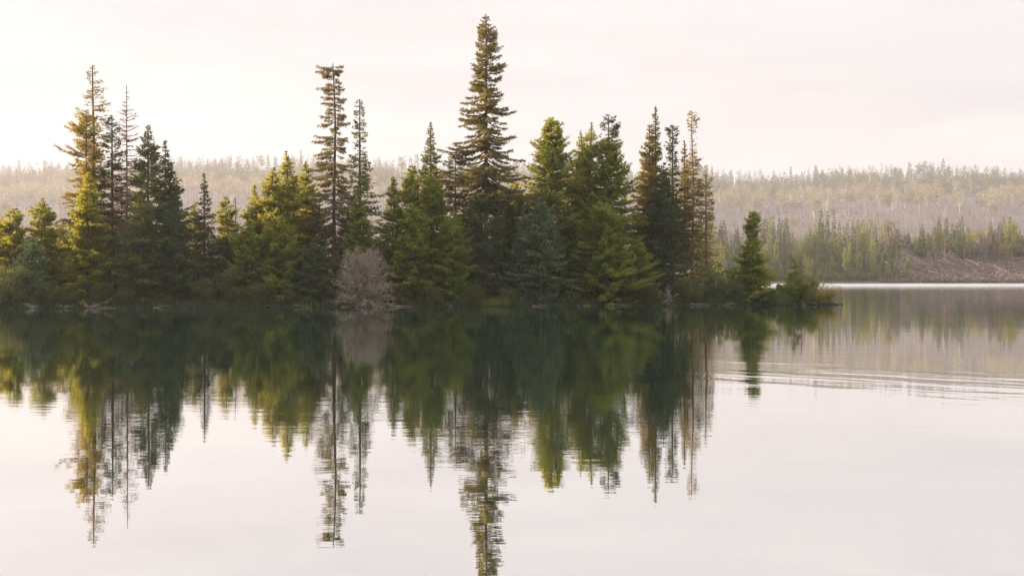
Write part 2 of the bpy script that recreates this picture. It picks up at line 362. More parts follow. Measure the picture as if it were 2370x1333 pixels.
S(150, 217, 9, [(150, 4, 6), (185, 14, 18), (215, 18, 22), (240, 14, 34), (300, 22, 30), (400, 40, 44), (560, 60, 60)], gap=.22, dens=8, bare=[(150, 1), (180, .7), (235, .5), (280, .6), (400, .8), (560, 1)],
  label='tallest left spruce with a thin sparse tip', kink=.10, elev=(.3, -.12))
S(253, 200, 7, [(253, 5, 5), (290, 26, 18), (350, 36, 28), (430, 46, 36), (500, 56, 44), (570, 60, 50), (640, 40, 40)], mat='goldfir', gap=.2, nb=7, whorl=.42, dens=14, card=(.27, .09), label='broad spruce with layered golden branches left of the tallest left spruce')
S(265, 260, 8, [(265, 4, 5), (300, 14, 16), (340, 20, 26), (420, 34, 38), (560, 44, 40)], gap=.25, mat='dark', dens=10, label='dark narrow spruce between the tallest left spruce and the half dead one')
S(196, 294, 7.5, [(196, 1, 1), (230, 6, 8), (260, 14, 12), (330, 20, 22), (420, 26, 26), (520, 36, 34), (610, 40, 36)], gap=.25, nb=5, mat='rust', bark='redbark', dens=6, bare=[(196, .1), (250, .6), (400, .5), (430, 1), (610, .8)], wood=.034, trunk_r=.10,
  label='nearly dead spruce with a bare needle thin tip on the left', name='dead_spruce', card=(.22, .06))
FI(290, 343, 5, [(290, 3, 3), (330, 12, 12), (380, 20, 20), (430, 28, 30), (480, 40, 40), (540, 56, 50), (620, 68, 60), (700, 76, 72)], dens=11, label='pointed fir with a wide skirt right of the half dead spruce')
FI(325, 383, 6.5, [(325, 2, 2), (370, 8, 8), (420, 22, 26), (470, 30, 42), (520, 34, 52), (600, 50, 66), (700, 60, 78)], mat='dark', dens=11, label='dark slender topped fir leaning against the pointed left fir')
CE(400, 204, 3.5, [(400, 5, 5), (440, 16, 14), (500, 30, 30), (570, 46, 46), (700, 56, 56)], mat='gold', label='golden green cedar in front of the tall left spruces')
FI(470, 330, 3, [(470, 4, 4), (520, 30, 26), (600, 52, 50), (700, 62, 60)], mat='fir', dens=11, label='broad low spruce touching the water below the pointed left fir')
FI(480, 405, 3, [(480, 4, 4), (530, 24, 28), (600, 44, 46), (700, 56, 58)], mat='dark', dens=11, label='broad dark low fir below the slender topped fir')
S(400, 473, 5, [(400, 2, 2), (440, 8, 8), (500, 14, 16), (550, 24, 26), (620, 36, 40), (700, 44, 46)], mat='dark', whorl=.26, nb=7, name='fir_tree', dens=9, label='solitary dark narrow fir in the low gap')
CE(468, 452, 8, [(468, 3, 3), (490, 10, 9), (540, 20, 18), (700, 30, 30)], mat='gold', label='slim golden cedar behind the solitary dark fir')
CE(455, 526, 8, [(455, 4, 4), (475, 16, 12), (510, 20, 18), (560, 26, 26), (700, 34, 34)], mat='cedar', label='small rounded cedar alone in the low gap of the skyline')
S(456, 548, 8.5, [(456, 3, 5), (480, 8, 8), (520, 8, 8), (560, 10, 10)], mat='rust', name='dead_spruce', bare=[(456, 1), (480, .3), (560, .2)], lean=-4, dens=6, label='thin crooked half dead sapling beside the small rounded cedar')
# --- golden cedar clump
CE(428, 592, 7, [(428, 2, 2), (455, 11, 10), (520, 26, 26), (600, 40, 40), (700, 44, 44)], mat='gold', label='bright golden cedar at the left of the golden clump')
CE(388, 634, 6, [(388, 3, 3), (410, 12, 10), (440, 19, 17), (500, 34, 32), (560, 46, 44), (700, 50, 50)], mat='gold', label='bright golden cedar in the middle of the golden clump')
CE(350, 665, 7, [(350, 2, 2), (375, 9, 11), (420, 20, 18), (500, 38, 34), (700, 50, 50)], mat='gold', label='tallest cedar of the golden clump')
CE(374, 708, 8.5, [(374, 2, 2), (400, 10, 10), (460, 24, 24), (600, 36, 36), (700, 40, 40)], mat='gold', label='golden cedar tucked behind the ragged tall spruce')
CE(520, 575, 4, [(520, 5, 5), (560, 28, 26), (640, 40, 40), (705, 44, 42)], mat='cedar', label='low green cedar at the foot of the golden clump')
CE(500, 650, 3.5, [(500, 8, 8), (560, 36, 36), (640, 50, 50), (705, 54, 52)], mat='cedar', label='dull green cedar hanging over the water below the golden clump')
# --- ragged tall spruce and its neighbours
S(146, 774, 7, [(146, 24, 14), (152, 32, 22), (168, 26, 28), (180, 20, 10), (230, 26, 20), (262, 34, 28), (300, 28, 22), (330, 50, 28), (380, 44, 34), (440, 46, 40), (520, 64, 56), (600, 76, 60), (680, 70, 60)], gap=.16, dens=14,
  elev=(.0, -.2), droop=.3, kink=.12, trunk_r=.18, label='ragged tall spruce with a broken flat top', card=(.26, .08), nb=6)
FI(230, 833, 7, [(230, 3, 3), (250, 9, 9), (330, 12, 12), (370, 20, 14), (430, 26, 30), (490, 36, 50), (560, 44, 60), (620, 44, 46)], mat='fir', gap=.12, dens=8, label='slim fir right behind the ragged tall spruce', whorl=.34, nb=6)
CE(438, 832, 4.5, [(438, 4, 4), (470, 12, 12), (530, 22, 22), (640, 32, 30)], mat='cedar', label='small yellow green cedar in front of the slim fir')
S(560, 728, 2.5, [(560, 4, 4), (600, 34, 30), (650, 54, 48), (704, 62, 56)], mat='dark', whorl=.24, nb=8, dens=11, label='dark spreading spruce low by the water left of the grey bush')
# --- cedars left of the tallest tree
CE(410, 910, 6, [(410, 3, 3), (430, 8, 8), (470, 16, 18), (540, 26, 26), (700, 32, 36)], mat='cedar', label='thin topped cedar just right of the slim fir')
CE(385, 952, 6, [(385, 5, 5), (410, 14, 14), (460, 24, 24), (560, 34, 34), (700, 44, 44)], mat='cedar', label='cedar with a golden top left of the small spire fir')
FI(282, 997, 8.5, [(282, 1, 1), (310, 6, 6), (350, 12, 11), (390, 20, 20), (420, 28, 26), (520, 34, 34)], mat='fir', label='small spire fir rising between cedars left of the tallest tree')
CE(402, 1000, 5, [(402, 5, 5), (430, 18, 18), (490, 32, 30), (580, 44, 44), (700, 54, 54)], mat='cedar', label='wide green cedar in front of the small spire fir')
CE(470, 960, 3, [(470, 6, 6), (520, 26, 26), (600, 42, 42), (705, 50, 50)], mat='cedar', label='green cedar standing over the water right of the grey bush')
CE(490, 1048, 3, [(490, 6, 6), (540, 28, 28), (620, 42, 42), (705, 50, 46)], mat='cedar', label='shaded cedar at the foot of the tallest tree')
S(372, 1054, 8, [(372, 14, 14), (395, 34, 26), (430, 40, 34), (480, 36, 36), (560, 44, 44), (660, 50, 50)], mat='spruce', gap=.1, dens=12, elev=(.1, -.1), label='flat topped dark spruce left beside the tallest tree')
# --- the tallest tree
S(33, 1125, 6.5, [(33, 1, 1), (50, 8, 6), (78, 17, 18), (105, 34, 24), (125, 26, 30), (150, 22, 30), (200, 36, 38), (250, 48, 46), (290, 58, 56), (320, 62, 52), (345, 80, 72), (380, 82, 66), (430, 74, 72), (480, 66, 68)],
  gap=.2, nb=8, whorl=.42, dens=15, card=(.28, .10), elev=(.5, -.22), curl=.42, trunk_r=.22, wood=.022, label='tallest tree of all, a big open branched spruce in the middle')
S(455, 1128, 4.5, [(455, 12, 12), (480, 36, 34), (540, 50, 44), (620, 56, 48), (700, 60, 50)], mat='dark', dens=12, whorl=.3, nb=8, droop=.35, name='hemlock_tree', label='dark drooping hemlock below the tallest tree')
CE(412, 1190, 8, [(412, 3, 3), (440, 14, 13), (500, 26, 26), (600, 36, 36), (700, 40, 40)], mat='gold', label='small golden cedar in the gap right of the tallest tree')
CE(272, 1276, 7, [(272, 5, 5), (288, 16, 16), (320, 20, 26), (350, 34, 34), (400, 48, 50), (470, 60, 58), (560, 74, 66), (700, 84, 76)], mat='cedar', label='big broad cedar right of the tallest tree', dens=4.2, nb=12)
S(435, 1252, 2.5, [(435, 1, 1), (470, 8, 9), (500, 18, 18), (540, 30, 34), (580, 44, 42), (630, 56, 54), (702, 62, 66)], mat='blue', whorl=.33, nb=8, dens=12, droop=.05, elev=(.85, .05), label='blue green spruce at the water in front of the big broad cedar')
S(468, 1212, 3.2, [(468, .5, .5), (500, 6, 6), (530, 14, 14), (600, 26, 26), (700, 38, 38)], mat='blue', whorl=.33, nb=7, dens=11, elev=(.85, .05), label='narrower blue green spruce at the left of its larger twin')
CE(302, 1346, 8, [(302, 1, 1), (330, 8, 8), (380, 20, 20), (480, 34, 34), (700, 44, 44)], mat='cedar', bare=[(302, .3), (340, .8), (700, 1)], label='thin tipped cedar at the left of the three topped cedar clump')
CE(284, 1366, 6.5, [(284, 1, 1), (310, 10, 9), (350, 22, 22), (420, 36, 36), (520, 50, 46), (700, 60, 60)], mat='gold', bare=[(284, .3), (320, .7), (700, 1)], label='golden thin tipped cedar in the middle of the three topped clump')
S(268, 1408, 7.5, [(268, 8, 8), (290, 20, 22), (315, 22, 26), (330, 14, 24), (360, 14, 18)], gap=.2, mat='dark', dens=13, elev=(.4, .1), nb=6, label='tufted dark spruce top rising out of the three topped cedar clump')
CE(318, 1412, 6, [(318, 6, 6), (340, 18, 16), (380, 26, 26), (440, 38, 44), (520, 50, 60), (700, 66, 76)], mat='cedar', label='green cedar at the right of the three topped clump', nb=12)
CE(470, 1400, 3, [(470, 8, 8), (510, 34, 34), (580, 60, 62), (640, 72, 84), (704, 84, 92)], mat='cedar', nb=14, label='huge low green cedar bulging over the water right of the blue spruce')
CE(560, 1480, 3, [(560, 6, 6), (600, 22, 24), (660, 34, 38), (702, 40, 36)], mat='cedar', label='low cedar on the right shoulder of the huge low cedar')
# --- dark trees filling the middle of the island
CE(452, 1092, 9, [(452, 4, 4), (480, 18, 18), (560, 36, 36), (700, 46, 46)], mat='cedar', label='cedar seen behind the lower trunk of the tallest tree, on its left')
CE(470, 1165, 8, [(470, 4, 4), (500, 18, 18), (580, 34, 34), (700, 44, 44)], mat='cedar', label='cedar filling the space right of the drooping hemlock')
CE(440, 1222, 8.5, [(440, 4, 4), (480, 20, 20), (560, 36, 36), (700, 46, 46)], mat='cedar', label='cedar behind the twin blue green spruces')
FI(520, 802, 9, [(520, 3, 3), (560, 22, 22), (640, 40, 40), (700, 46, 46)], mat='dark', label='shaded fir behind the grey bush, left one')
FI(545, 872, 9, [(545, 3, 3), (580, 20, 20), (640, 38, 38), (700, 46, 46)], mat='fir', label='shaded fir behind the grey bush, right one')
FI(470, 730, 9, [(470, 3, 3), (520, 26, 24), (600, 40, 40), (700, 50, 50)], mat='fir', label='shaded fir left of the ragged tall spruce')
S(430, 282, 9, [(430, 8, 8), (480, 28, 26), (560, 40, 38), (660, 46, 44)], mat='rust', bark='redbark', dens=9, name='dead_spruce', label='brown half dead spruce low behind the nearly dead one')
CE(520, 250, 8, [(520, 4, 4), (560, 24, 24), (640, 38, 38), (700, 44, 44)], mat='cedar', label='cedar low between the golden green cedar and the pointed fir')
FI(545, 505, 8, [(545, 3, 3), (580, 22, 22), (640, 36, 36), (700, 46, 46)], mat='dark', label='low dark fir right of the solitary dark fir')
CE(545, 545, 9, [(545, 4, 4), (580, 24, 24), (640, 36, 36), (700, 46, 46)], mat='cedar', label='low cedar below the crooked half dead sapling')
CE(560, 60, 10, [(560, 4, 4), (600, 26, 26), (700, 50, 50)], mat='cedar', label='low cedar behind the small bluish spruce')
# --- the slender firs at the right
FI(247, 1517, 7, [(247, 1, 1), (285, 7, 6), (330, 10, 10), (390, 20, 14), (450, 32, 20), (520, 46, 26), (600, 40, 30)], mat='fir', label='tallest of the slender right firs, needle pointed', gap=.08)
FI(288, 1503, 6.5, [(288, 2, 2), (320, 7, 7), (370, 14, 14), (450, 26, 24), (530, 38, 30), (600, 40, 34), (640, 34, 30)], mat='goldfir', label='golden fir standing against the needle pointed right fir', dens=13)
FI(376, 1536, 5, [(376, 3, 3), (410, 11, 11), (460, 22, 22), (530, 36, 38), (600, 44, 46), (660, 46, 44)], mat='dark', label='dark fir in front of the slender right firs', dens=11)
FI(290, 1556, 8, [(290, 5, 5), (305, 10, 10), (345, 12, 12), (370, 8, 8), (430, 16, 18), (500, 26, 28), (600, 34, 34)], mat='dark', gap=.1, label='club topped dark fir among the slender right firs')
FI(325, 1584, 9, [(325, .5, .5), (350, 5, 5), (420, 9, 9), (480, 16, 16), (600, 24, 24)], mat='spruce', label='thinnest spindly fir among the slender right firs', gap=.15)
S(256, 1603, 7, [(256, 4, 4), (275, 8, 10), (300, 7, 12), (318, 3, 10), (345, 5, 12), (360, 10, 12), (400, 20, 16), (470, 30, 24), (540, 34, 28), (650, 34, 30)], mat='goldfir', bark='redbark', whorl=.28, nb=6, dens=9, bare=[(256, 1), (300, .9), (312, .15), (340, .15), (360, 1), (540, .9), (650, .4)], name='fir_tree', trunk_r=.13, kink=.1,
  label='fir with a bare reddish neck under its tuft, at the right of the firs')
S(384, 1634, 7, [(384, 4, 4), (410, 7, 8), (460, 10, 16), (520, 18, 24), (580, 24, 36), (650, 24, 34)], mat='goldfir', bark='redbark', whorl=.3, nb=6, dens=6, bare=[(384, 1), (470, .9), (560, .4), (650, .2)], name='fir_tree', label='sparse short fir at the right end of the slender firs', gap=.1)
# --- the low tip
CE(490, 1742, 3, [(490, 6, 6), (505, 18, 14), (535, 15, 16), (550, 10, 11), (570, 20, 16), (600, 30, 26), (640, 42, 36), (704, 46, 40)], mat='cedar', nb=11, label='lone lopsided cedar near the right end of the island', seed=5)
CE(596, 1838, 1.6, [(596, 2, 2), (620, 12, 11), (650, 22, 20), (700, 28, 26)], mat='bright', dens=5, whorl=.3, label='little bright green cedar on the grassy tip')
S(590, 1855, 1.9, [(590, 1, 1), (640, 10, 12), (690, 16, 16)], mat='rust', bark='redbark', dens=5, whorl=.3, name='dead_sapling', card=(.18, .05), label='bare orange brown sapling on the grassy tip')

# ------------------------------------------------------------------ shrubs
def shrub(x_px, top, bot, hw, depth, mat='shrub', name='shrub', label='', n=2600, card=(.15, .085), group=None, stems='bark', flat=1.):
    global rng
    keep = rng; rng = np.random.default_rng(int(x_px * 3 + top))
    Y = Yat(x_px, depth); s = Y / F; X = (x_px - 1185) * s
    zb = min(float(gz(X, Y)) - .05, CAMH + (HZ - bot) * s); zt = CAMH + (HZ - top) * s; H = max(zt - zb, .5); W = hw * s
    base = np.array([X, Y, zb]); root = empty(name, base); tag(root, label, 'shrub', group)
    k = 26; cth = rng.uniform(0, 6.28, k); cz = rng.random(k) ** .8 * .82; cr_ = np.sqrt(rng.random(k)) * np.sqrt(np.clip(1 - (cz * .95) ** 2.2, .05, 1)) * .8
    C = np.stack([np.cos(cth) * cr_ * W, np.sin(cth) * cr_ * W * .7, cz * H], -1)
    i = rng.integers(0, k, n); rad = rng.uniform(.16, .34, k) * min(W * 1.2, H)
    d = unit(rng.normal(size=(n, 3))); p = C[i] + d * (rad[i] * rng.random(n) ** .4)[:, None] * np.array([1, 1, .9])
    p[:, 2] = np.maximum(p[:, 2], .05)
    fb = MB(); fb.cards(p, unit(d + rng.normal(0, .6, (n, 3))), card[0] * rng.uniform(.6, 1.3, n), card[1] * rng.uniform(.7, 1.3, n))
    st = MB(); q = np.linspace(0, 1, 5)[None, :, None]; end = C[:, None, :] * 1.12
    P = end * q; P[..., 2] = end[..., 2] * np.sin(q[..., 0] * 1.57); P[..., :2] *= q ** .5
    P = P + rng.normal(0, .02, P.shape) * q
    st.tubes(P, np.array([.02, .016, .012, .009, .004])[None].repeat(k, 0), 4)
    st.build('stems', M[stems], root); fb.build('foliage', M[mat], root)
    rng = keep
    return root
sh = [(20, 612, 712, 60, 1.6, 'broad dark shrub in the bottom left corner of the bank'), (95, 640, 712, 44, 1.5, 'dark shrub below the small bluish spruce'),
      (160, 655, 712, 34, 1.3, 'brownish shrub over the middle driftwood'), (232, 650, 712, 38, 1.4, 'low green shrub over the pale driftwood tangle'), (285, 670, 712, 28, 1.2, 'little shrub left of the broad low spruce'),
      (470, 640, 712, 40, 1.6, 'dark shrub below the solitary dark fir'), (535, 612, 712, 48, 2.0, 'dense shrub filling the low gap in the trees'), (600, 650, 712, 40, 1.4, 'olive shrub left of the low green cedar foot'),
      (668, 668, 712, 30, 1.2, 'small shrub beneath the dull green cedar'), (925, 655, 711, 34, 1.3, 'brown green shrub right of the grey bush'), (1000, 662, 711, 40, 1.3, 'low shrub at the foot of the wide green cedar'),
      (1085, 655, 711, 40, 1.3, 'shrub left of the reeds'), (1175, 665, 711, 28, 1.2, 'small green shrub between the reeds and the blue spruces'), (1325, 672, 710, 28, 1.2, 'little shrub right of the blue green spruce'),
      (1590, 640, 709, 44, 1.6, 'dark shrub right of the white dead branches'), (1505, 655, 709, 34, 1.4, 'dark shrub left of the white dead branches'), (1655, 628, 708, 40, 1.8, 'tall dark shrub at the foot of the sparse short fir'), (1700, 645, 708, 32, 1.5, 'dark shrub left of the lone lopsided cedar'),
      (1780, 668, 708, 26, 1.2, 'small dark shrub right of the lone lopsided cedar')]
for x, a, b_, w, d, lb in sh: shrub(x, a, b_, w, d, label=lb, n=int(1200 + w * 45))
shrub(1885, 632, 704, 48, 1.3, 'bright', label='rounded bright green shrub at the very end of the tip', n=4600)
shrub(1820, 645, 704, 30, 1.4, 'bright', label='leafy green shrub beside the grass patch on the tip', n=2200)
shrub(1640, 540, 640, 16, 10, 'shrub', label='hazy shrub glimpsed behind the sparse short fir', n=700)

# undergrowth nobody could count
def undergrowth():
    b = MB(); n = 60000
    X = rng.uniform(-75, 21.5, n); dep = 2.6 + rng.random(n) * np.minimum(12.4, depth_back(X) * .6); Y = Yf(X) + dep
    hh = (3.0 + 1.6 * wob(X, Y, .8)) * smooth((23.5 - X) / 5); z = gz(X, Y) + rng.random(n) * np.clip(hh, .3, 6)
    b.cards(np.stack([X, Y, z], -1), unit(rng.normal(size=(n, 3)) + np.array([0, 0, .3])), rng.uniform(.2, .45, n), rng.uniform(.10, .2, n))
    tag(b.build('undergrowth', M['shrub']), 'dark leafy undergrowth filling the space between the island trunks', 'undergrowth', kind='stuff')
undergrowth()
def bank_plants():
    b = MB(); n = 26000
    X = rng.uniform(-60, 27.8, n); dep = np.abs(rng.normal(0, .6, n)) + .35; Y = Yf(X) + dep
    z = gz(X, Y) - .03
    b.cards(np.stack([X, Y, z], -1), unit(rng.normal(0, .5, (n, 3)) + np.array([0, -.5, .9])), rng.uniform(.12, .5, n) * (1 + .6 * wob(X, 0, 1.1)), rng.uniform(.02, .06, n))
    tag(b.build('bank_grass', M['dark']), 'dark grass and low plants along the waterline of the island', 'grass', kind='stuff')
bank_plants()
def grass_patch(x0, x1, n, hgt, mat, name, label, dep=(.5, 1.6)):
    b = MB(); xp = rng.normal((x0 + x1) / 2, (x1 - x0) / 3.6, n); d = rng.uniform(*dep, n); Y = Yat(xp, d); X = (xp - 1185) / F * Y
    b.cards(np.stack([X, Y, np.maximum(gz(X, Y), -.05)], -1), unit(rng.normal(0, .22, (n, 3)) + np.array([0, 0, 1.])), rng.uniform(.5, 1.1, n) * hgt, .022)
    tag(b.build(name, M[mat]), label, 'grass', kind='stuff')
grass_patch(1782, 1836, 1800, .75, 'grass', 'tip_grass', 'bright green grass on the low tip of the island')
grass_patch(1115, 1185, 330, 1.0, 'bright', 'reeds', 'thin green reeds standing at the waterline below the hemlock', (.2, .7))
grass_patch(690, 770, 90, .8, 'bright', 'reeds', 'few thin reeds left of the grey bush', (.2, .6))

# bare bushes
def bare_bush(x_px, top, bot, hw, depth, n=210, tw=22, name='bare_bush', label='', mat='greytwig', bark='greybark', r=.014, seed=1, down=.5, cat='bush'):
    global rng
    keep = rng; rng = np.random.default_rng(seed)
    Y = Yat(x_px, depth); s = Y / F; X = (x_px - 1185) * s
    zb = max(CAMH + (HZ - bot) * s, .02); H = CAMH + (HZ - top) * s - zb; W = hw * s
    root = empty(name, (X, Y, zb)); tag(root, label, cat)
    a = rng.uniform(0, 6.28, n); e_ = rng.random(n); rad = np.cos(e_ * 1.45) ** .7 * rng.uniform(.55, 1., n)
    end = np.stack([np.cos(a) * rad * W, np.sin(a) * rad * W * .8, (np.sin(e_ * 1.5) * rng.uniform(.75, 1, n)) * H], -1)
    q = np.linspace(0, 1, 7); P = end[:, None, :] * q[None, :, None] ** np.array([1.2, 1.2, .75])
    P[..., 2] -= (down * q[None] ** 3 * (1 - e_)[:, None] * H * .25); P[..., 2] = np.maximum(P[..., 2], .03)
    P = P + np.cumsum(rng.normal(0, .035, P.shape), 1) * q[None, :, None]
    st = MB(); st.tubes(P, r * np.array([1.6, 1.2, 1, .8, .6, .45, .25])[None].repeat(n, 0), 3)
    st.build('stems', M[bark], root)
    i = np.repeat(np.arange(n), tw); m = len(i); f = rng.uniform(1.5, 5.99, m); k = f.astype(int); fr = (f - k)[:, None]
    p = P[i, k] * (1 - fr) + P[i, k + 1] * fr; d = unit(unit(P[i, k + 1] - P[i, k]) + rng.normal(0, .75, (m, 3)))
    l = rng.uniform(.15, .45, m) * min(1, W / 1.6)
    fb = MB(); fb.cards(p, d, l, .042)
    p2 = p + d * (l * .5)[:, None]; fb.cards(p2, unit(d + rng.normal(0, .8, (m, 3))), l * .6, .017)
    fb.build('twigs', M[mat], root)
    rng = keep
    return root
bare_bush(842, 566, 711, 92, .9, n=460, tw=30, label='big rounded grey leafless bush at the water', r=.013)
bare_bush(1546, 658, 708, 18, .5, n=30, tw=9, label='small white dead branches hanging to the water below the slender firs', r=.02, seed=4, mat='greytwig', bark='greybark', down=1.5)
bare_bush(282, 470, 690, 40, 4, n=26, tw=16, name='dead_branches', label='bleached grey dead branches drooping between the golden green cedar and the pointed fir', r=.022, seed=8)
bare_bush(152, 590, 660, 14, 4, n=14, tw=10, name='dead_branches', label='pale dead twigs beside the golden green cedar trunk', r=.016, seed=9)

# dry stems leaning over the tip
def dry_stems():
    xp = 1900; Y = Yat(xp, 1.2); X = (xp - 1185) / F * Y; z = float(gz(X, Y))
    root = empty('dry_stems', (X, Y, z)); tag(root, 'orange dry stems leaning right over the end of the tip', 'dry grass')
    n = 40; st = MB(); q = np.linspace(0, 1, 6)[None, :]
    x0 = rng.uniform(-1.2, .8, n)[:, None]; ln = rng.uniform(.5, 1.45, n)[:, None]; h = rng.uniform(.9, 2.4, n)[:, None] * (1 - .25 * (x0 > 0))
    P = np.stack([x0 + ln * q ** 1.8, rng.uniform(-.5, .5, n)[:, None] + 0 * q, h * (q - .12 * q ** 3)], -1)
    st.tubes(P, np.array([.02, .019, .017, .015, .012, .007])[None].repeat(n, 0), 3)
    i = rng.integers(0, n, 600); k = rng.integers(2, 6, 600)
    st.cards(P[i, k], unit(rng.normal(0, .6, (600, 3)) + np.array([.5, 0, .6])), .25, .035)
    st.build('stalks', M['drygrass'], root)
dry_stems()

# rocks at the tip
def rock(xp, d, w, h, label, seed):
    r_ = np.random.default_rng(seed); Y = Yat(xp, d); X = (xp - 1185) / F * Y
    nu, nv = 20, 13; th, ph_ = np.meshgrid(np.arange(nu) / nu * 2 * math.pi, np.linspace(.02, math.pi - .02, nv), indexing='ij')
    dx, dy, dz = np.cos(th) * np.sin(ph_), np.sin(th) * np.sin(ph_), np.cos(ph_)
    pl = unit(r_.normal(size=(12, 3))); D = np.stack([dx, dy, dz], -1)
    R = np.min(np.clip(r_.uniform(.62, .9, 12) / np.maximum(D @ pl.T, .05), 0, 1.25), -1)
    R = R * (1 + .05 * np.sin(dx * 9 + seed) * np.cos(dy * 8))
    b = MB(); i = np.arange(nu * nv).reshape(nu, nv); j = np.roll(i, -1, 0)
    b.add(np.stack([dx * R * w, dy * R * w * .7, dz * R * h], -1), np.stack([i[:, :-1], i[:, 1:], j[:, 1:], j[:, :-1]], -1), 0, False)
    o = b.build('rock', M['rock']); o.location = (X, Y, h * .25); o.rotation_euler = (0, 0, r_.uniform(0, 3))
    tag(o, label, 'rock', 'dark rocks along the tip of the island')
    return o
for q in [(1860, .0, .42, .26, 'largest dark rock under the rounded tip shrub', 1), (1838, .1, .3, .16, 'flat dark rock left of the largest tip rock', 2), (1884, .1, .36, .22, 'dark rock right of the largest tip rock', 3),
          (1905, .2, .30, .22, 'rock below the right side of the rounded tip shrub', 4), (1922, .3, .30, .20, 'rounded rock just outside the tip shrub', 5), (1934, .4, .16, .10, 'small stone, third from the end of the rock line', 6),
          (1941, .4, .10, .07, 'tiny pale stone next to the last rock', 7), (1949, .4, .18, .10, 'last rock of the line reaching into open water', 8), (1818, .15, .22, .10, 'low flat rock below the tip grass', 9), (1848, .25, .22, .22, 'upright rock behind the largest tip rock', 12)]: rock(*q)

for q in [(318, .0, .30, .16, 'dark stone at the waterline under the pointed left fir', 21), (446, -.1, .24, .13, 'dark stone at the waterline right of the broad dark low fir', 22), (622, -.05, .34, .15, 'low stone at the waterline under the golden cedar clump', 23),
          (1040, -.1, .28, .14, 'stone at the waterline left of the reeds', 24), (1338, -.1, .32, .17, 'stone at the waterline between the blue spruce and the huge cedar', 25), (1660, -.1, .26, .14, 'stone at the waterline left of the lone lopsided cedar', 26)]:
    rock(*q)['group'] = 'stones along the island waterline'
# driftwood
def driftwood(xp, label, n, w, h, seed, r=.03):
    g_ = np.random.default_rng(seed); Y = Yat(xp, -.15); X = (xp - 1185) / F * Y
    root = empty('driftwood', (X, Y, 0.02)); tag(root, label, 'driftwood', 'driftwood along the left shore')
    q = np.linspace(0, 1, 7)[None, :]
    a = g_.uniform(-.2, .2, n)[:, None]; dirx = g_.choice([-1, 1], n)[:, None]
    P = np.stack([g_.uniform(-.3, .3, n)[:, None] * w + dirx * q * g_.uniform(.3, .8, n)[:, None] * w, a + q * g_.uniform(-.4, .5, n)[:, None], .03 + g_.uniform(.2, 1, n)[:, None] * h * np.sin(q * g_.uniform(1, 2.6, n)[:, None])], -1)
    P = P + np.cumsum(g_.normal(0, .02, P.shape), 1)
    b = MB(); b.tubes(P, r * np.array([1.4, 1.2, 1., .85, .7, .5, .2])[None] * g_.uniform(.5, 1.1, n)[:, None], 6)
    b.build('branches', M['greybark'], root)
driftwood(75, 'tangled grey driftwood roots at the far left shore', 14, 1.0, .42, 1)
driftwood(150, 'small heap of brown driftwood between the two larger ones', 8, .9, .32, 2)
driftwood(208, 'pale forked driftwood, the most visible piece on the left shore', 11, 1.1, .5, 3, .035)
def log(xp, d, ln, r, label, z=.06, rot=0., name='fallen_log', mat='greybark', tilt=0.):
    Y = Yat(xp, d); X = (xp - 1185) / F * Y
    q = np.linspace(-.5, .5, 8); P = np.stack([q * ln, .05 * np.sin(q * 7), .02 * np.sin(q * 11)], -1)[None]
    b = MB(); b.tubes(P, (r * np.linspace(1.2, .6, 8))[None], 7); 
    b.tubes(np.stack([P[0, 3], P[0, 3] + [.1, -.1, .18], P[0, 3] + [.25, -.15, .3]])[None], np.array([[.6 * r, .4 * r, .15 * r]]), 5)
    o = b.build(name, M[mat]); o.location = (X, Y, z); o.rotation_euler = (0, tilt, rot); tag(o, label, 'log', 'logs along the island waterline')
log(372, -.1, 1.3, .03, 'thin grey stick poking out below the broad low spruce', .10, .5, tilt=-.2)
log(700, -.1, 1.5, .03, 'thin bleached stick among the few reeds left of the grey bush', .10, -.3, tilt=.12)
log(1250, -.1, 1.4, .03, 'thin bleached stick under the blue green spruce', .08, .2, tilt=-.08)
log(1440, -.1, 1.6, .035, 'grey stick lying under the huge low cedar', .08, -.1, tilt=.06)
log(243, -.15, 1.7, .035, 'thin floating log right of the pale driftwood', .05, .05)
log(930, -.2, 1.6, .04, 'thin log on the water just right of the grey bush', .06, -.04)
log(1620, -.15, 1.8, .035, 'thin grey log right of the white dead branches', .1, .05, tilt=.03)
log(1690, -.1, 1.2, .03, 'short crooked stick under the lone lopsided cedar', .12, .3, tilt=-.12)

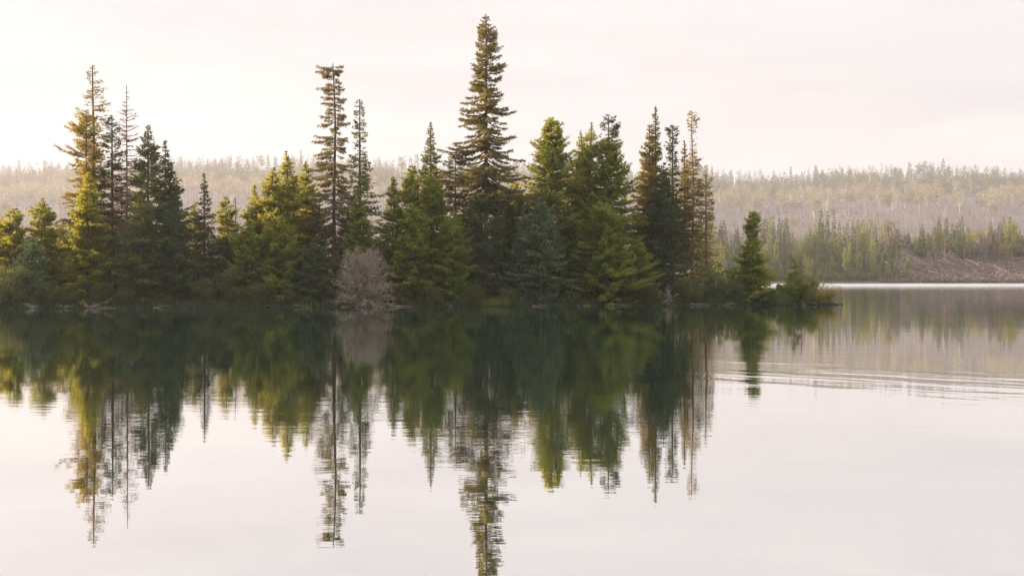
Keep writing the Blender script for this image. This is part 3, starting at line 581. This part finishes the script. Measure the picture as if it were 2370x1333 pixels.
# ------------------------------------------------------------------ far shore and hill
def far_proto(kind, H, W, mat, seed, n, card, bark='bark'):
    """a small tree as one mesh; returns the MB arrays so it can be linked singly or merged"""
    g_ = np.random.default_rng(seed); b = MB(); global rng
    keep = rng; rng = g_
    lean = g_.normal(0, .02) * H
    tp = np.array([[0, 0, 0], [lean * .4, 0, H * .5], [lean, 0, H * .97]])
    if kind == 'conifer':
        t_ = g_.random(n) ** .62; z = H * (1 - t_ * .93); a = g_.uniform(0, 6.28, n)
        t_ = np.round(t_ * 24 + g_.normal(0, .25, n)) / 24 if n > 200 else t_
        z = H * (1 - np.clip(t_, 0, 1) * .93)
        lum = 1 + .3 * np.sin(a * 2 + z * 1.2 + seed) + .2 * np.sin(z * 2.7 + seed)
        R = W * (.06 + .94 * np.clip(t_, 0, 1) ** .8) * lum * g_.random(n) ** .45
        d = unit(np.stack([np.cos(a), np.sin(a), g_.normal(-.15, .3, n)], -1) + g_.normal(0, .3, (n, 3)))
        p = np.stack([np.cos(a) * R * .8 + lean * z / H, np.sin(a) * R * .8, z - R * .15], -1)
        b.cards(p, d, card[0] * g_.uniform(.6, 1.3, n) * (.4 + .6 * (1 - z / H))**.5, card[1] * g_.uniform(.6, 1.3, n))
        b.tubes(tp[None], np.array([[.16, .1, .03]]), 4, 1)
    elif kind == 'cedar' or kind == 'round':
        k = 16 if kind == 'round' else 22
        cz = g_.uniform(.42 if kind == 'round' else .1, .92, k); rr_ = (np.sqrt(np.clip(1 - ((cz - .65) / .4) ** 2, .1, 1)) if kind == 'round' else (1.05 - cz)) * W * .75
        ca_ = g_.uniform(0, 6.28, k); q = np.sqrt(g_.random(k)); C = np.stack([np.cos(ca_) * rr_ * q, np.sin(ca_) * rr_ * q, cz * H], -1)
        i = g_.integers(0, k, n); d = unit(g_.normal(size=(n, 3))); cr_ = g_.uniform(.25, .5, k) * W * (1 if kind == 'round' else .7)
        p = C[i] + d * (cr_[i] * g_.random(n) ** .4)[:, None] * np.array([1, 1, 1.1 if kind == 'round' else 1.6])
        b.cards(p, unit(d + g_.normal(0, .6, (n, 3))), card[0] * g_.uniform(.6, 1.2, n), card[1] * g_.uniform(.6, 1.2, n))
        b.tubes(tp[None] * .85, np.array([[.18, .12, .05]]), 4, 1)
        if kind == 'round':
            P = np.stack([np.stack([0 * C[:, 0], 0 * C[:, 0], C[:, 2] * .45], -1), C * [.6, .6, .8], C], 1); b.tubes(P, np.array([[.09, .06, .03]]).repeat(k, 0), 3, 1)
    elif kind == 'dead':
        b.tubes(tp[None], np.array([[.17, .11, .03]]) * (1.3 if n > 60 else 1), 4, 1)
        z = H * g_.uniform(.2, .98, n); a = g_.uniform(0, 6.28, n); R = W * (1.05 - z / H) ** .7 * g_.uniform(.3, 1, n)
        d = unit(np.stack([np.cos(a), np.sin(a), g_.normal(.15, .35, n)], -1))
        b.cards(np.stack([lean * z / H, 0 * z, z], -1), d, R, card[1])
    elif kind == 'bare':   # spreading leafless crown
        k = 14; ca_ = g_.uniform(0, 6.28, k); e_ = g_.uniform(.3, 1, k)
        C = np.stack([np.cos(ca_) * W * (1.1 - e_ * .6), np.sin(ca_) * W * (1.1 - e_ * .6), H * (.45 + .55 * e_)], -1)
        P = np.stack([np.stack([0 * e_, 0 * e_, H * .25 * e_], -1), C * [.35, .35, .6], C], 1) + g_.normal(0, .15, (k, 3, 3)); b.tubes(P, np.array([[.22, .14, .03]]).repeat(k, 0), 4, 1)
        i = g_.integers(0, k, n); q = g_.random(n)[:, None]; p = P[i, 1] * (1 - q) + P[i, 2] * q
        b.cards(p, unit(unit(C[i]) + g_.normal(0, .6, (n, 3))), W * .35 * g_.uniform(.4, 1, n), card[1])
    rng = keep
    return b
def hill_point(xp, Y):
    X = (xp - 1185) / F * Y; return X, Y, float(hz_(np.array(X), np.array(float(Y))))
_cache = {}
def far_tree(name, kind, xp, top, Y, hw, mat, seed, label, group, n=700, card=(.75, .36), cat='tree', bark='bark'):
    X, Y, z = hill_point(xp, Y); H = max(CAMH + (HZ - top) * Y / F - z, 2.5); W = hw * Y / F
    key = (kind, mat, seed % 7, n, bark)
    if key not in _cache: _cache[key] = far_proto(kind, 12., {'conifer': 2.6, 'cedar': 2.6, 'round': 4., 'dead': 2.2, 'bare': 4.5}[kind], mat, 50 + seed % 7, n, card).build(name, [M[mat], M[bark]], link=False)
    pw = {'conifer': 2.6, 'cedar': 2.6, 'round': 4., 'dead': 2.2, 'bare': 4.5}[kind]
    o = _cache[key].copy(); o.name = name; COL.objects.link(o); o.location = (X, Y, z - .2); o.scale = (W / pw, W / pw, H / 12.); o.rotation_euler = (0, 0, (seed * 1.7) % 6.28)
    tag(o, label, cat, group); return o
r2 = random.Random(11)
def near(x):
    for lim, ph in ((1650, 'glimpsed between the slender firs'), (1715, 'left of the lone lopsided cedar'), (1790, 'right of the lone lopsided cedar'), (1870, 'above the little tip cedar'), (1935, 'above the dry orange stems'),
                    (1990, 'well right of the island tip'), (2045, 'left of the deadfall slope'), (2090, 'at the left deadfall slope end'), (2150, 'above the single green cedar'), (2215, 'behind the middle deadfall slope'),
                    (2265, 'left of the spreading bare tree'), (2320, 'beside the spreading bare tree'), (9999, 'at the right edge of the picture')):
        if x < lim: return ph
def above(x):
    for lim, ph in ((130, 'above the golden cedars at far left'), (320, 'behind the tall left spruces'), (440, 'right of the left firs'), (560, 'above the low gap in the trees'), (720, 'above the golden cedar clump'), (880, 'behind the ragged tall spruce'),
                    (1030, 'beside the small spire fir'), (1220, 'behind the tallest tree'), (1460, 'behind the three topped cedars'), (1660, 'behind the slender right firs'), (1790, 'above the lone lopsided cedar'), (1950, 'above the island tip'),
                    (2100, 'above the orange tinted tree'), (2240, 'above the deadfall slope'), (9999, 'above the right end of the far shore')):
        if x < lim: return ph
def size(q, a, b): return 'short' if q > b else 'tall' if q < a else 'mid sized'
G1 = 'conifers standing on the far shore'
# back row of tall conifers on the far shore
cnt = 0; rown = ('back row', 'middle row', 'front row')
for row, (Y0, step) in enumerate([(650, 13), (632, 12), (615, 12)]):
    x = 1610 + row * 5
    while x < 2440:
        top = 513 + 8 * math.sin(x * .045) + r2.uniform(-26, 26) + (8 if row == 0 else 0) + (14 if 2060 < x < 2370 else 0)
        if row == 2 and x > 2050: x += step; continue
        if row == 2: top += 34
        if 2040 < x < 2100 and row > 0: top = max(top, 560)
        q = r2.random()
        if q < .66: far_tree('conifer_tree', 'conifer', x, top, Y0 + r2.uniform(-7, 7), r2.uniform(11, 16), 'farconifer', cnt, size(top, 512, 530) + ' dark far shore conifer, ' + rown[row] + ', ' + near(x), G1, n=900)
        elif q < .84: far_tree('conifer_tree', 'conifer', x, top + 8, Y0 + r2.uniform(-7, 7), r2.uniform(12, 17), 'farlight', cnt, size(top, 512, 530) + ' yellow green far shore conifer ' + near(x), G1, n=900)
        elif q < .93: far_tree('leafy_tree', 'round', x, top + 14, Y0 + r2.uniform(-7, 7), r2.uniform(14, 22), 'farlight', cnt, 'round leafy far shore tree ' + near(x), 'leafy trees on the far shore', n=900)
        else: far_tree('dead_tree', 'dead', x, top + 10, Y0 - 8, r2.uniform(5, 9), 'fardead', cnt, 'grey dead far shore trunk ' + near(x), 'dead trees on the far shore', n=160, card=(1, .1), bark='greybark')
        cnt += 1; x += step * r2.uniform(.7, 1.3)
# lower front row left of the deadfall slope
x = 1615
while x < 2075:
    top = (598 + 10 * math.sin(x * .06) if x < 1905 else 580 + 14 * math.sin(x * .05)) + r2.uniform(-20, 22)
    m_ = 'farlight' if r2.random() < .6 else 'farconifer'
    far_tree('cedar_tree' if x > 1905 else 'conifer_tree', 'cedar' if (x > 1905 and r2.random() < .7) else 'conifer', x, top, 598 + r2.uniform(-2, 5), r2.uniform(9, 15), m_, cnt,
             size(top, 578, 598) + (' pale' if m_ == 'farlight' else ' dark') + ' far waterside tree ' + near(x), 'low trees at the water of the far shore', n=800)
    cnt += 1; x += r2.uniform(8, 13)
for k in range(34):
    x = 1660 + k * 12.4 + r2.uniform(-4, 4)
    far_tree('waterside_shrub', 'round', x, 628 + r2.uniform(-10, 8), 594.5, r2.uniform(8, 13), 'farlight' if k % 3 else 'farconifer', k, 'round far waterside shrub ' + near(x), 'shrubs at the water of the far shore', n=500, cat='shrub')
far_tree('cedar_tree', 'cedar', 2102, 597, 596, 14, 'farlight', 3, 'single green cedar standing apart in front of the deadfall slope', None, n=1100)
far_tree('conifer_tree', 'conifer', 2172, 500, 640, 13, 'farconifer', 2, 'tall pointed conifer behind the middle of the deadfall slope', None, n=1100)
far_tree('conifer_tree', 'conifer', 2338, 498, 640, 11, 'farconifer', 4, 'dark pointed conifer at the far right of the far shore stand', None, n=1100)
far_tree('leafy_tree', 'round', 2062, 512, 628, 26, 'farpale', 2, 'orange tinted leafy tree above the left end of the deadfall slope', None, n=1300)
far_tree('rusty_spruce', 'conifer', 2308, 520, 628, 14, 'farrust', 1, 'rust brown dying spruce right of the spreading bare tree', None, n=900)
far_tree('bare_tree', 'bare', 2278, 536, 622, 22, 'fardead', 1, 'spreading bare white limbed tree above the deadfall slope', None, n=700, card=(1, .16), bark='greybark')
for k, (x, tp_) in enumerate([(2165, 560), (2186, 553), (2197, 560), (2232, 562), (2342, 575), (2150, 585)]):
    far_tree('dead_spruce', 'dead', x, tp_, 618, 5, 'farrust', k, 'thin rust coloured dead spruce standing behind the deadfall slope', 'thin dead spruces behind the deadfall slope', n=260, card=(1, .22), bark='redbark')
for k, (x, tp_) in enumerate([(2225, 575), (2300, 590), (2325, 560), (2365, 560), (2128, 570), (2250, 545)]):
    far_tree('leafy_bush', 'round', x, tp_, 626, 15, 'farlight', k + 30, 'yellow green leafy bush ' + near(x) + (' against the conifers' if tp_ < 565 else ' low on the slope top'), 'leafy bushes behind the deadfall slope', n=700, cat='bush')

# deadfall slope: brush nobody could count, logs one could
n = 42000; b = MB(); xp = rng.uniform(2035, 2480, n); Y = rng.uniform(592, 645, n); X = (xp - 1185) / F * Y; z = hz_(X, Y) + rng.random(n) ** 2 * (1.3 + 1.2 * wob(X, Y, .12)) 
k = (z > .05)
b.cards(np.stack([X, Y, z], -1)[k], unit(rng.normal(0, 1, (n, 3)) * [1.3, 1, .45])[k], rng.uniform(.8, 2.8, n)[k], rng.uniform(.14, .42, n)[k])
tag(b.build('deadfall_brush', M['debris']), 'grey brown tangle of dead branches covering the far slope', 'deadfall', kind='stuff')
n = 5000; b = MB(); xp = rng.uniform(2100, 2480, n); Y = rng.uniform(592, 600, n); X = (xp - 1185) / F * Y; z = np.maximum(hz_(X, Y), 0); k = wob(X, 0, .11) > -.1
b.cards(np.stack([X, Y, z], -1)[k], unit(rng.normal(0, .5, (n, 3)) + [0, 0, .8])[k], rng.uniform(.4, 1.1, n)[k], .3)
tag(b.build('shore_grass', M['farpale']), 'pale yellow grass along the foot of the deadfall slope', 'grass', kind='stuff')
for k in range(70):
    xp = r2.uniform(2045, 2400); Y = r2.uniform(596, 640); X, Y, z = hill_point(xp, Y); ln = r2.uniform(5, 13)
    q = np.linspace(-.5, .5, 5); b = MB(); b.tubes(np.stack([q * ln, 0 * q, .25 * np.sin(q * 5 + k)], -1)[None], (r2.uniform(.11, .2) * np.linspace(1.3, .5, 5))[None], 5)
    for j in range(6):
        p = np.array([(j / 6 - .35) * ln, 0, 0]); b.tubes(np.stack([p, p + [.5, r2.uniform(-.5, .5), r2.uniform(.2, .8)], p + [1.2, r2.uniform(-.8, .8), r2.uniform(.4, 1.4)]])[None], np.array([[.06, .045, .02]]), 3)
    o = b.build('fallen_log', M['greybark' if k % 3 else 'birch']); o.location = (X, Y, z + 1.1); o.rotation_euler = (0, r2.uniform(.05, .6), r2.uniform(-.7, .7)); tag(o, ('grey' if k % 3 else 'whitish') + ' fallen log lying ' + near(xp), 'log', 'fallen logs on the far slope')

# hillside woods: far-off masses
def wood(name, kind, mat, bark, count, yr, label, n, card, hh, ww, xr=(-300, 2700), dens=None, protos=5):
    ps = [far_proto(kind, 12., 2.6 if kind != 'round' else 4., mat, 90 + i, n, card) for i in range(protos)]
    ps = [(np.concatenate(p.v), np.concatenate(p.f), np.concatenate(p.m)) for p in ps]
    xp = rng.uniform(*xr, count * 3); Y0_ = rng.uniform(*yr, count * 3); Y = WY(Y0_)
    if dens is not None: kk = rng.random(count * 3) < dens(xp, Y0_); xp = xp[kk]; Y = Y[kk]
    xp = xp[:count]; Y = Y[:count]; X = (xp - 1185) / F * Y; z = hz_(X, Y)
    ao = rng.uniform(0, 6.28, len(X)); h = rng.uniform(*hh, len(X)) / 12.; w = rng.uniform(*ww, len(X)) / (2.6 if kind != 'round' else 4.)
    b = MB(); which = rng.integers(0, protos, len(X))
    for pi, (V, Fc, Mt) in enumerate(ps):
        s_ = np.where(which == pi)[0]; c, s2 = np.cos(ao[s_])[:, None], np.sin(ao[s_])[:, None]
        vx = (V[None, :, 0] * c - V[None, :, 1] * s2) * w[s_][:, None] + X[s_][:, None]; vy = (V[None, :, 0] * s2 + V[None, :, 1] * c) * w[s_][:, None] + Y[s_][:, None]
        vz = V[None, :, 2] * h[s_][:, None] + z[s_][:, None] - .3
        off = np.arange(len(s_))[:, None, None] * len(V); b.v.append(np.stack([vx, vy, vz], -1).reshape(-1, 3)); b.f.append((Fc[None] + off).reshape(-1, 4) + b.n)
        b.m.append(np.tile(Mt, len(s_))); b.sm.append(np.zeros(len(s_) * len(Fc), bool)); b.n += len(s_) * len(V)
    tag(b.build(name, [M[mat], M[bark]]), label, 'forest', kind='stuff')
wood('ridge_conifer_forest', 'conifer', 'farconifer', 'bark', 2600, (1060, 1215), 'hazy dark conifer forest along the top of the far hill', 120, (1.3, .62), (13, 36), (3.2, 6.6), dens=lambda x, y: .3 + .7 * (wob(x, y, .013) > -.15))
wood('pale_leafy_forest', 'round', 'farpale', 'birch', 950, (930, 1140), 'pale yellow leafy woods scattered below the conifers of the far hill', 130, (1.3, .75), (15, 24), (6, 10), dens=lambda x, y: .25 + .75 * (np.abs(y - 1010 - 20 * wob(x, 0, .01)) < 50))
wood('dead_grey_forest', 'dead', 'fardead', 'greybark', 5200, (680, 1040), 'grey leafless dead forest on the middle of the far hill', 46, (1, .14), (12, 22), (2.4, 4.4))
wood('dead_grey_brush', 'round', 'fardead', 'greybark', 1500, (690, 1000), 'grey leafless brush between the dead trees of the far hill', 46, (1.4, .2), (5, 10), (5, 8))

# skyline trees one can tell apart
G2 = 'conifers on the skyline of the far hill'
x = -40; k = 0
while x < 2420:
    ry = np.interp(x, RX, RY); top = ry - r2.uniform(14, 44) * (1 + .25 * math.sin(x * .021))
    if r2.random() < .74: far_tree('conifer_tree', 'conifer', x, top, 2600, r2.uniform(5, 9), 'farconifer', k, size(top, ry - 38, ry - 30) + ' hazy skyline conifer ' + above(x), G2, n=260, card=(1.3, .7))
    elif r2.random() < .6: far_tree('leafy_tree', 'round', x, top + 8, 2596, r2.uniform(9, 14), 'farconifer', k, 'hazy round crowned skyline tree ' + above(x), 'round crowned trees on the far skyline', n=300, card=(1.2, .7))
    else: far_tree('dead_tree', 'dead', x, top + 4, 2596, r2.uniform(4, 7), 'fardead', k, 'hazy bare skyline trunk ' + above(x), 'bare trees on the far skyline', n=60, card=(1, .15), bark='greybark')
    k += 1; x += r2.uniform(12, 26)
for k in range(46):
    x = r2.uniform(1480, 2400) if k > 12 else r2.uniform(-20, 1000); Y = float(WY(r2.uniform(820, 1040))); gp = HZ - (hill_point(x, Y)[2] - CAMH) / Y * F
    far_tree('pale_tree', 'round' if k % 2 else 'bare', x, gp - r2.uniform(36, 52), Y, r2.uniform(11, 18), 'farpale' if k % 2 else 'fardead', k, ('pale leafy hillside tree ' if k % 2 else 'pale bare hillside birch ') + above(x), 'pale leafy trees on the far hillside' if k % 2 else 'bare birches on the far hillside', n=420, card=(1.1, .6) if k % 2 else (1, .14), bark='birch')

# ------------------------------------------------------------------ haze
hm = bpy.data.materials.new('haze_air'); hm.use_nodes = True; t = hm.node_tree; t.nodes.clear(); out = N(t, 'ShaderNodeOutputMaterial')
pv = N(t, 'ShaderNodeVolumePrincipled'); pv.inputs['Density'].default_value = .000155; pv.inputs['Color'].default_value = (.93, .90, 1.0, 1); pv.inputs['Anisotropy'].default_value = .36
t.links.new(pv.outputs[0], out.inputs['Volume'])
b = MB(); x0, x1, y0, y1, z0, z1 = -2600, 2600, -160, 3900, -3, 225
c = [(x0, y0, z0), (x1, y0, z0), (x1, y1, z0), (x0, y1, z0), (x0, y0, z1), (x1, y0, z1), (x1, y1, z1), (x0, y1, z1)]
b.add(c, [(0, 3, 2, 1), (4, 5, 6, 7), (0, 1, 5, 4), (1, 2, 6, 5), (2, 3, 7, 6), (3, 0, 4, 7)])
tag(b.build('haze', hm), 'thin pink haze lying over the lake and hill', 'haze', kind='stuff')

# ------------------------------------------------------------------ look-alikes are told apart by their order from the left
from collections import defaultdict
same = defaultdict(list)
for o in scene.objects:
    if o.parent is None and 'label' in o.keys(): same[o['label']].append(o)
ORD = ['leftmost', 'second', 'third', 'fourth', 'fifth', 'sixth', 'seventh', 'eighth', 'ninth', 'tenth', 'eleventh', 'twelfth', 'thirteenth', 'fourteenth']
for lb, os_ in same.items():
    if len(os_) < 2: continue
    os_.sort(key=lambda o: o.location.x / o.location.y)
    for i, o in enumerate(os_):
        o['label'] = (ORD[i] if i < len(os_) - 1 else 'rightmost') + ' ' + lb
